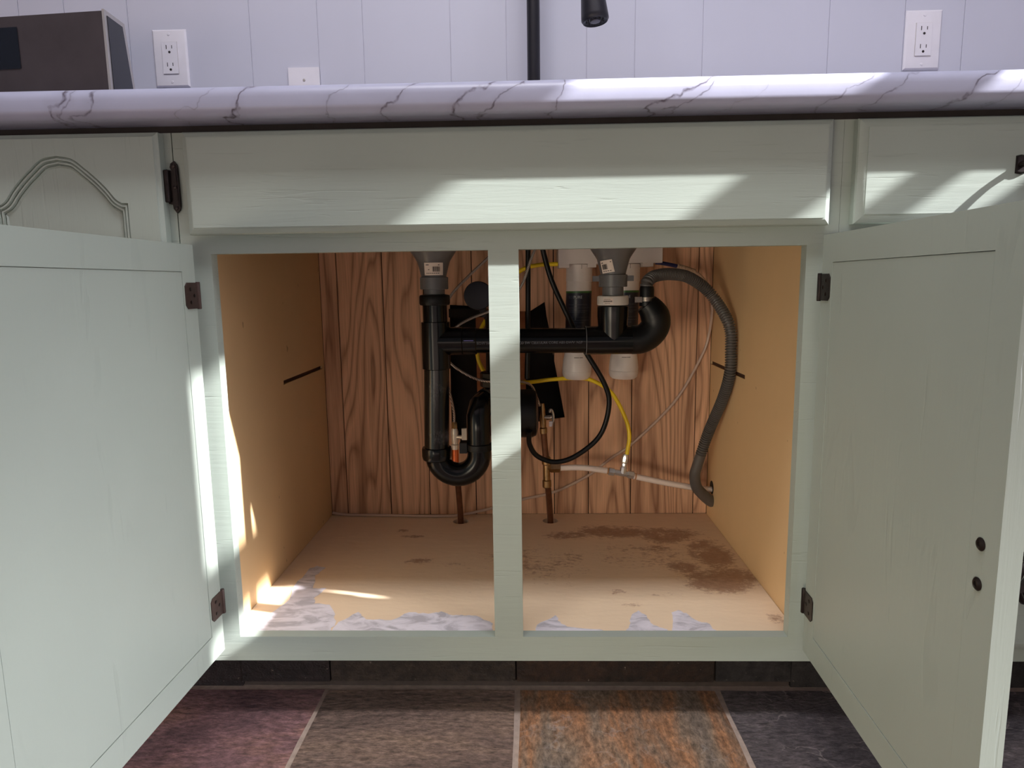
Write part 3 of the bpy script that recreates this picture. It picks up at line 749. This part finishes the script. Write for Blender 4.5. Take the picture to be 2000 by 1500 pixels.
bm = lathe(NB(), (TXR, YD, .3600), (0, 0, 1), [(.0236, 0), (.0262, .001), (.0262, .012), (.0236, .013)], 30)
box(bm, TXR-.036, TXR-.022, YD-.016, YD+.010, .3565, .3765)
finish('trap_clamp', bm, M_absdull, DP, bevel=.0015)
bm = tube(NB(), [(TXR+.010, YD+.02, .452), (TXR+.04, YD+.075, .44), (-.02, .40, .42), (.0, .44, .408), (.0, .50, .40), (0, .60, .395)], .0225, 24); finish('waste_arm', bm, M_abs, DP)
bm = lathe(NB(), (-.030, .42, .407), (1, 0, 0), [(.034, 0), (.047, .004), (.050, .012), (.050, .066), (.046, .074), (.030, .0785)], 32); finish('cleanout_body', bm, M_absdull, DP)
# cross arm, wye and right-hand branch
bm = NB(); cyl(bm, (-.068, YD, .569), (.142, YD, .5675), .0232, 28); arm = finish('cross_pipe', bm, M_abs, DP)
bm = lathe(NB(), (.135, YD, .5675), (1, 0, 0), [(.0238, 0), (.0264, .0005), (.0264, .095), (.025, .10)], 32)
lathe(bm, (XR, YD, .57), (0, 0, 1), [(.0262, 0), (.0275, .03), (.0285, .042), (.0285, .060), (.0262, .0612)], 32)
finish('wye', bm, M_abs, DP)
finish('joint_ring', lathe(NB(), (.1362, YD, .5675), (1, 0, 0), [(.0262, 0), (.0268, .0004), (.0268, .0012), (.0262, .0016)], 32), plain('primer_ring', srgb(120, 120, 124), .5, var=.2), DP)
P = [Vector((.222, YD, .5675)), Vector((.238, YD, .5685)), Vector((.253, YD, .576)), Vector((.2645, YD, .590)), Vector((.2665, YD, .606)), Vector((.259, YD, .622)), Vector((.249, YD, .634))]
bm = tube(NB(), P, .027, 28, per=5, rfun=lambda i, t: .0268-.006*max(0, t-.75)*4); finish('side_elbow', bm, M_absdull, DP)
finish('hose_boot', lathe(NB(), (.249, YD, .630), (0, 0, 1), [(.0135, 0), (.0135, .030), (.0125, .0355), (.0105, .037)], 24), M_absdull, DP)
bm = lathe(NB(), (.249, YD, .6385), (0, 0, 1), [(.0134, 0), (.0144, .0003), (.0144, .0078), (.0134, .008)], 32)
box(bm, .226, .239, YD-.012, YD-.003, .637, .647)
finish('hose_clamp', bm, plain('clamp_steel', srgb(120, 112, 105), .35, .9, var=.2, scale=400), DP, bevel=.001)
wn2 = finish('white_nut', lathe(NB(), (XR, YD, .6500), (0, 0, -1), [(.0255, 0), (.0282, .001), (.0290, .004), (.0290, .0155), (.0275, .0175)], 36), plain('aged_white_plastic', srgb(206, 200, 194), .35, var=.04), DP, label='white slip nut with printed label')
f = wrap(XR, .6405, -.42, lambda z: .0293); lb = finish('nut_label', patch(NB(), -.0095, .0095, -.0058, .0058, f, 8, 1), M_label, DP)
f = wrap(XR, .6405, -.42, lambda z: .0296); bm = NB()
random.seed(3)
for k in range(7): patch(bm, -.0085+k*.0024, -.0068+k*.0024, -.0014, .0008, f, 1, 1)
for k in range(5): patch(bm, -.008+k*.0026, -.0062+k*.0026, .0028, .0036, f, 1, 1)
for k in range(4): patch(bm, -.006+k*.0026, -.0044+k*.0026, -.0042, -.0034, f, 1, 1)
finish('nut_print', bm, M_ink, lb, smooth=False)
# faint factory print along the black cross pipe
def onpipe(xc, up=1):
    r = .0235
    def f(u, v):
        a = -.10+v/r; return (xc-u*up, YD-r*math.cos(a), .5683+r*math.sin(a)) if up < 0 else (xc+u, YD-r*math.cos(a), .5683+r*math.sin(a))
    return f
text('pipe_print', 'BOW HOW MH', .0065, M_faint, arm, onpipe(-.042))
text('pipe_print', 'CD SW CELLULAR CORE ABS-DWV  NSF', .0065, M_faint, arm, onpipe(.071))
# purple moulding mark on the tee collar
finish('collar_mark', patch(NB(), -.009, .009, -.0006, .0006, lambda u, v: (-.080+u, YD-.0257*math.cos(.1+v/.0257), .569+.0257*math.sin(.1+v/.0257)), 2, 1), plain('purple_mark', srgb(120, 112, 190), .5, var=.03), DP)

# air vent with round cap
VT = empty('air_vent', (-.048, .45, .42), label='black vent pipe with round dark cap behind the left drain', cat='vent')
finish('vent_pipe', cyl(NB(), (-.044, .47, .43), (-.044, .47, .612), .0175, 20), M_absdull, VT)
finish('vent_nut', lathe(NB(), (-.050, .455, .458), (0, 0, 1), [(.020, 0), (.0235, .002), (.0235, .030), (.020, .033)], 8), M_absdull, VT)
bm = NB(); lathe(bm, (-.074, .47, .650), (0, -1, 0), [(.027, 0), (.030, .004), (.030, .016), (.0285, .019), (.020, .0205)], 36)
cyl(bm, (-.060, .465, .606), (-.068, .465, .628), .0075, 12)
cyl(bm, (-.060, .465, .608), (-.044, .470, .600), .0085, 12)
finish('vent_cap', bm, plain('dark_blue_cap', srgb(30, 34, 48), .5, var=.06), VT)

# ------------------------------------------------------------ hoses and tubes
P = [(.248, .30, .662), (.2505, .302, .674), (.268, .325, .6845), (.306, .36, .688), (.350, .395, .680), (.396, .415, .648), (.4255, .385, .589), (.4300, .38, .531), (.4300, .385, .486), (.427, .42, .431), (.4165, .475, .355), (.403, .49, .296)]
bm = tube(NB(), P, .011, 16, per=10, step=.00105, rfun=lambda i, t: (.0118, .0118, .0112, .0090, .0088)[i % 5])
HO = empty('dishwasher_hose', (.40, .42, .45), label='gray corrugated dishwasher hose looping down the right inner side', cat='hose')
finish('corrugated_hose', bm, M_hosegray, HO, ang=40)
bm = tube(NB(), [(.404, .489, .300), (.3975, .495, .270), (.3945, .50, .248), (.401, .508, .220), (.418, .52, .199), (.4335, .53, .184), (.4435, .538, .176)], .0115, 16, rfun=lambda i, t: .0112+.002*t); finish('hose_cuff', bm, M_hosegray, HO)

def hose(name, label, pts, r, mat, cat='hose', n=10, **k):
    c = Vector(pts[len(pts)//2]); return finish(name, tube(NB(), pts, r, n, 8), mat, loc=tuple(c), label=label, cat=cat, **k)
A_ = [(.0475, .42, .748), (.035, .42, .718), (.016, .42, .668), (-.019, .43, .632), (-.050, .437, .618), (-.089, .43, .604), (-.121, .43, .585), (-.147, .43, .551), (-.135, .43, .515), (-.097, .43, .487), (-.060, .43, .474), (-.006, .415, .476), (.032, .455, .462), (.046, .47, .432), (.0525, .477, .412)]
hose('supply_hose', 'braided steel supply hose looping behind the drain to the right valve', A_, .0028, M_braid, 'hose')
B_ = [(-.027, .42, .748), (-.051, .42, .725), (-.09, .42, .69), (-.13, .42, .647), (-.155, .41, .586), (-.156, .41, .51), (-.141, .44, .464), (-.1335, .47, .407), (-.1335, .48, .372)]
hose('supply_hose', 'braided steel supply hose slanting behind the left drain to the copper-piped valve', B_, .0028, M_braid, 'hose')
hose('yellow_tube', 'yellow water tube curving from chrome tee behind the drains to the filter', [(.094, .5, .714), (.051, .5, .712), (.016, .5, .702), (-.026, .505, .668), (-.058, .505, .605), (-.0755, .505, .57), (-.082, .505, .525), (-.074, .505, .494), (-.054, .51, .471), (-.007, .53, .458), (.032, .52, .458), (.082, .51, .465), (.138, .51, .467), (.171, .505, .461), (.21, .5, .435), (.239, .495, .381), (.248, .491, .341), (.243, .490, .300)], .0044, M_yellow, 'tube', 12)
hose('spray_hose', 'black flexible spray hose hanging in a loop below the cross pipe', [(.060, .40, .748), (.062, .40, .732), (.078, .40, .677), (.110, .40, .606), (.141, .40, .543), (.181, .40, .475), (.193, .40, .428), (.175, .40, .364), (.126, .40, .321), (.083, .40, .308), (.046, .395, .322), (.030, .385, .350), (.03, .37, .38)], .0052, M_absdull, 'hose', 12)
hose('spray_hose', 'straight black hose dropping just right of the centre post', [(.031, .45, .748), (.029, .45, .583), (.026, .455, .475)], .0052, M_absdull, 'hose', 12)
WT = empty('filter_outlet_tube', (.33, .55, .40), label='thin white plastic tube drooping from filter across oak back to floor', cat='tube')
finish('white_tube', tube(NB(), [(.345, .505, .706), (.392, .52, .691), (.424, .545, .661), (.438, .56, .616), (.436, .575, .553), (.42, .578, .501), (.364, .578, .402), (.272, .578, .307), (.214, .578, .265), (.167, .578, .228), (.089, .578, .189), (.011, .578, .170), (-.062, .575, .150), (-.133, .562, .1385), (-.194, .56, .1365), (-.317, .568, .1365), (-.402, .572, .1365), (-.440, .575, .140)], .0032, 10, 8), M_tube, WT)
finish('blue_tube', tube(NB(), [(.300, .5, .714), (.322, .5, .711), (.350, .505, .705)], .0042, 10, 8), M_blue, WT)
bm = tube(NB(), [(.346, .505, .706), (.362, .508, .7015), (.386, .517, .694)], .0055, 12, step=.001, rfun=lambda i, t: .0060 if i % 3 else .0052); finish('ribbed_collar', bm, M_collar, WT)

# ------------------------------------------------------------ water pipes, valves
CL = empty('water_pipe', (-.131, .535, .13), label='copper water pipe with white-handled valve behind the trap on the left', cat='pipe')
finish('pipe', tube(NB(), [(-.131, .535, .085), (-.131, .532, .15), (-.1325, .515, .22), (-.1335, .495, .27), (-.1335, .485, .285)], .0068, 16, 5), M_copperd, CL, label='dull brown copper')
finish('copper_stub', cyl(NB(), (-.1335, .48, .275), (-.1335, .48, .318), .0078, 18), M_copper, CL)
bm = NB(); lathe(bm, (-.1335, .48, .317), (0, 0, 1), [(.0085, 0), (.0085, .010), (.006, .012), (.0072, .020), (.0085, .028), (.0085, .040), (.006, .047), (.0055, .055)], 16)
cyl(bm, (-.130, .478, .345), (-.108, .472, .345), .0048, 12)
finish('valve_body', bm, plain('nickel_valve', srgb(225, 218, 208), .25, .35, var=.05), CL)
finish('valve_nut', lathe(NB(), (-.1335, .48, .362), (0, 0, 1), [(.006, 0), (.0068, .002), (.0068, .012), (.005, .016)], 6), M_brass, CL)
bm = box(NB(), -.1165, -.106, .464, .470, .328, .366); finish('valve_handle', bm, plain('ivory_handle', srgb(236, 228, 215), .3, var=.03), CL, bevel=.0025)

CR = empty('water_pipe', (.076, .536, .13), label='copper water pipe with brass tee and chrome lever valve right of the centre post', cat='pipe')
finish('pipe', tube(NB(), [(.076, .536, .085), (.0755, .533, .14), (.072, .51, .20), (.0685, .492, .235)], .0068, 16, 5), M_copperd, CR, label='dull brown copper')
bm = lathe(NB(), (.0675, .49, .226), (-.02, 0, 1), [(.0085, 0), (.0100, .002), (.0100, .016), (.008, .018), (.0078, .052), (.0100, .054), (.0100, .068), (.0085, .070)], 16)
lathe(bm, (.066, .49, .2705), (1, 0, 0), [(.0075, 0), (.0085, .008), (.0105, .010), (.0105, .030), (.0080, .0315)], 6)
finish('brass_tee', bm, M_brass, CR)
finish('upper_pipe', tube(NB(), [(.0655, .49, .292), (.063, .488, .32), (.061, .486, .352)], .0068, 16, 4), M_copperd, CR)
bm = lathe(NB(), (.0608, .486, .350), (-.05, 0, 1), [(.0085, 0), (.0085, .011), (.0065, .013), (.0075, .030), (.006, .045), (.0062, .052), (.005, .066)], 14)
finish('valve_body', bm, M_brass, CR)
bm = NB(); cyl(bm, (.062, .484, .386), (.0785, .480, .387), .0042, 12); tube(bm, [(.0785, .479, .372), (.0815, .478, .380), (.0815, .478, .392), (.0785, .479, .402), (.0745, .479, .4025), (.0735, .479, .397)], .0026, 8, 4)
box(bm, .0725, .0795, .476, .482, .3665, .3780)
finish('lever_handle', bm, M_chrome, CR)

PX = empty('water_line', (.25, .49, .25), label='white plastic water line with chrome tee running into right side panel', cat='pipe')
finish('white_pipe', tube(NB(), [(.096, .49, .2705), (.148, .49, .2705), (.208, .49, .262)], .0065, 14, 8), M_pex, PX)
finish('white_pipe', tube(NB(), [(.258, .49, .2505), (.331, .50, .232), (.406, .525, .212), (.4440, .543, .203)], .0065, 14, 8), M_pex, PX)
dirx = Vector((.058, 0, -.010)); 
bm = lathe(NB(), (.203, .49, .2625), dirx, [(.0075, 0), (.0088, .001), (.0088, .012), (.0065, .014), (.0065, .042), (.0088, .044), (.0088, .056), (.0075, .057)], 6)
lathe(bm, (.2345, .49, .257), (.006, 0, .042), [(.0070, 0), (.0075, .012), (.0056, .016), (.0056, .024), (.0072, .026), (.0072, .036), (.0055, .044)], 8)
finish('chrome_tee', bm, M_chrome, PX, ang=25)
bm = NB()
for x, z in ((.2015, .2630), (.2625, .2500)): lathe(bm, (x-.0015, .49, z), dirx, [(.0070, 0), (.0070, .003)], 14)
finish('rusty_ring', bm, plain('rust_stain', srgb(190, 140, 100), .6, var=.1), PX)
finish('pipe_hole', lathe(NB(), (.4438, .543, .208), (1, 0, 0), [(.015, -.0001), (.015, .0008)], 20), M_hole, PX)

# ------------------------------------------------------------ twin water filter
WF = empty('water_filter', (.20, .53, .71), label='white twin-cartridge under-sink water filter with navy labels on the oak back', cat='water filter')
bm = box(NB(), .094, .310, .475, .5838, .713, .775); finish('housing', bm, M_filter, WF, bevel=.004)
bm = NB()
for a in (.095, .155, .208, .270): box(bm, a, a+(.022 if a != .155 else .018), .478, .56, .7055, .7135)
finish('housing_lip', bm, M_filter, WF, bevel=.003)
for cx in (.1405, .2425):
    Y0 = .515; sp = Vector((0, Y0, 0))
    tx = -.006
    def ringp(prof): return lathe(NB(), (cx, Y0, .7128), (tx, 0, -.248), prof, 36)
    ca = finish('cartridge', ringp([(.0265, 0), (.0280, .001), (.0280, .0365), (.0274, .037), (.0274, .0375), (.0272, .038), (.0272, .060), (.0268, .175), (.0272, .190), (.0300, .205), (.0318, .222), (.0318, .229), (.0313, .2295), (.0318, .230), (.0316, .236), (.0295, .243), (.0245, .2475)]), M_filter, WF)
    ax = Vector((tx, 0, -.248)).normalized()
    def lab(u, v, off=.0004):
        r = .0272+off; a = u/r; p = Vector((cx, Y0, .7128))+ax*v; return (p.x+r*math.sin(a), p.y-r*math.cos(a), p.z)
    finish('label', patch(NB(), -.0395, .0395, .060, .145, lambda u, v: lab(u, v), 16, 1), M_navy, ca)
    finish('label_foot', patch(NB(), -.0395, .0395, .145, .188, lambda u, v: lab(u, v, .0007 if v < .18 else .0012), 16, 3), M_navyd, ca)
    finish('label_band', patch(NB(), -.0395, .0395, .0565, .0605, lambda u, v: lab(u, v, .0008), 16, 1), M_lgreen, ca)
    text('brand_thin', 'ECO', .0082, M_faint, ca, lambda u, v: lab(u-.0185, .0695-v, .001), squash=.9)
    text('brand_bold', 'PURE', .0086, M_print, ca, lambda u, v: lab(u-.0035, .0695-v, .001), squash=.95)
    for v in (.0915, .1115, .1365): finish('label_rule', patch(NB(), -.026, .026, v, v+.0005, lambda u, q: lab(u, q, .001), 8, 1), M_faint, ca, smooth=False)
    bm = NB()                                   # illegibly small print: rows of tiny marks
    for v, u1 in ((.0845, .020), (.0975, .026), (.1010, .012), (.1175, .024), (.1225, .010), (.1300, -.012), (.1300, .004), (.1300, .022)):
        u = -.026 if v != .1300 else u1-.008
        while u < u1:
            wdt = random.choice([.0009, .0013, .002]); patch(bm, u, u+wdt, v, v+.0011, lambda uu, q: lab(uu, q, .001), 1, 1); u += wdt+random.choice([.0006, .0012])
    finish('label_print', bm, M_faint, ca, smooth=False, kind='stuff')
    def low(u, v):
        r = .0292; p = Vector((cx, Y0, .7128))+ax*v; return (p.x+r*math.sin(u/r), p.y-r*math.cos(u/r), p.z)
    bm = NB()
    for k in range(7): patch(bm, -.008+k*.0026+(.001 if k > 3 else 0), -.0063+k*.0026+(.001 if k > 3 else 0), .1975, .1992, low, 1, 1)
    finish('base_print', bm, M_ink, ca, smooth=False, kind='stuff')
    bm = NB(); patch(bm, -.0004, .0004, .0, .009, lambda u, v: lab(u+.003, v+.001, .0013), 1, 1); finish('index_mark', bm, M_ink, ca, smooth=False)
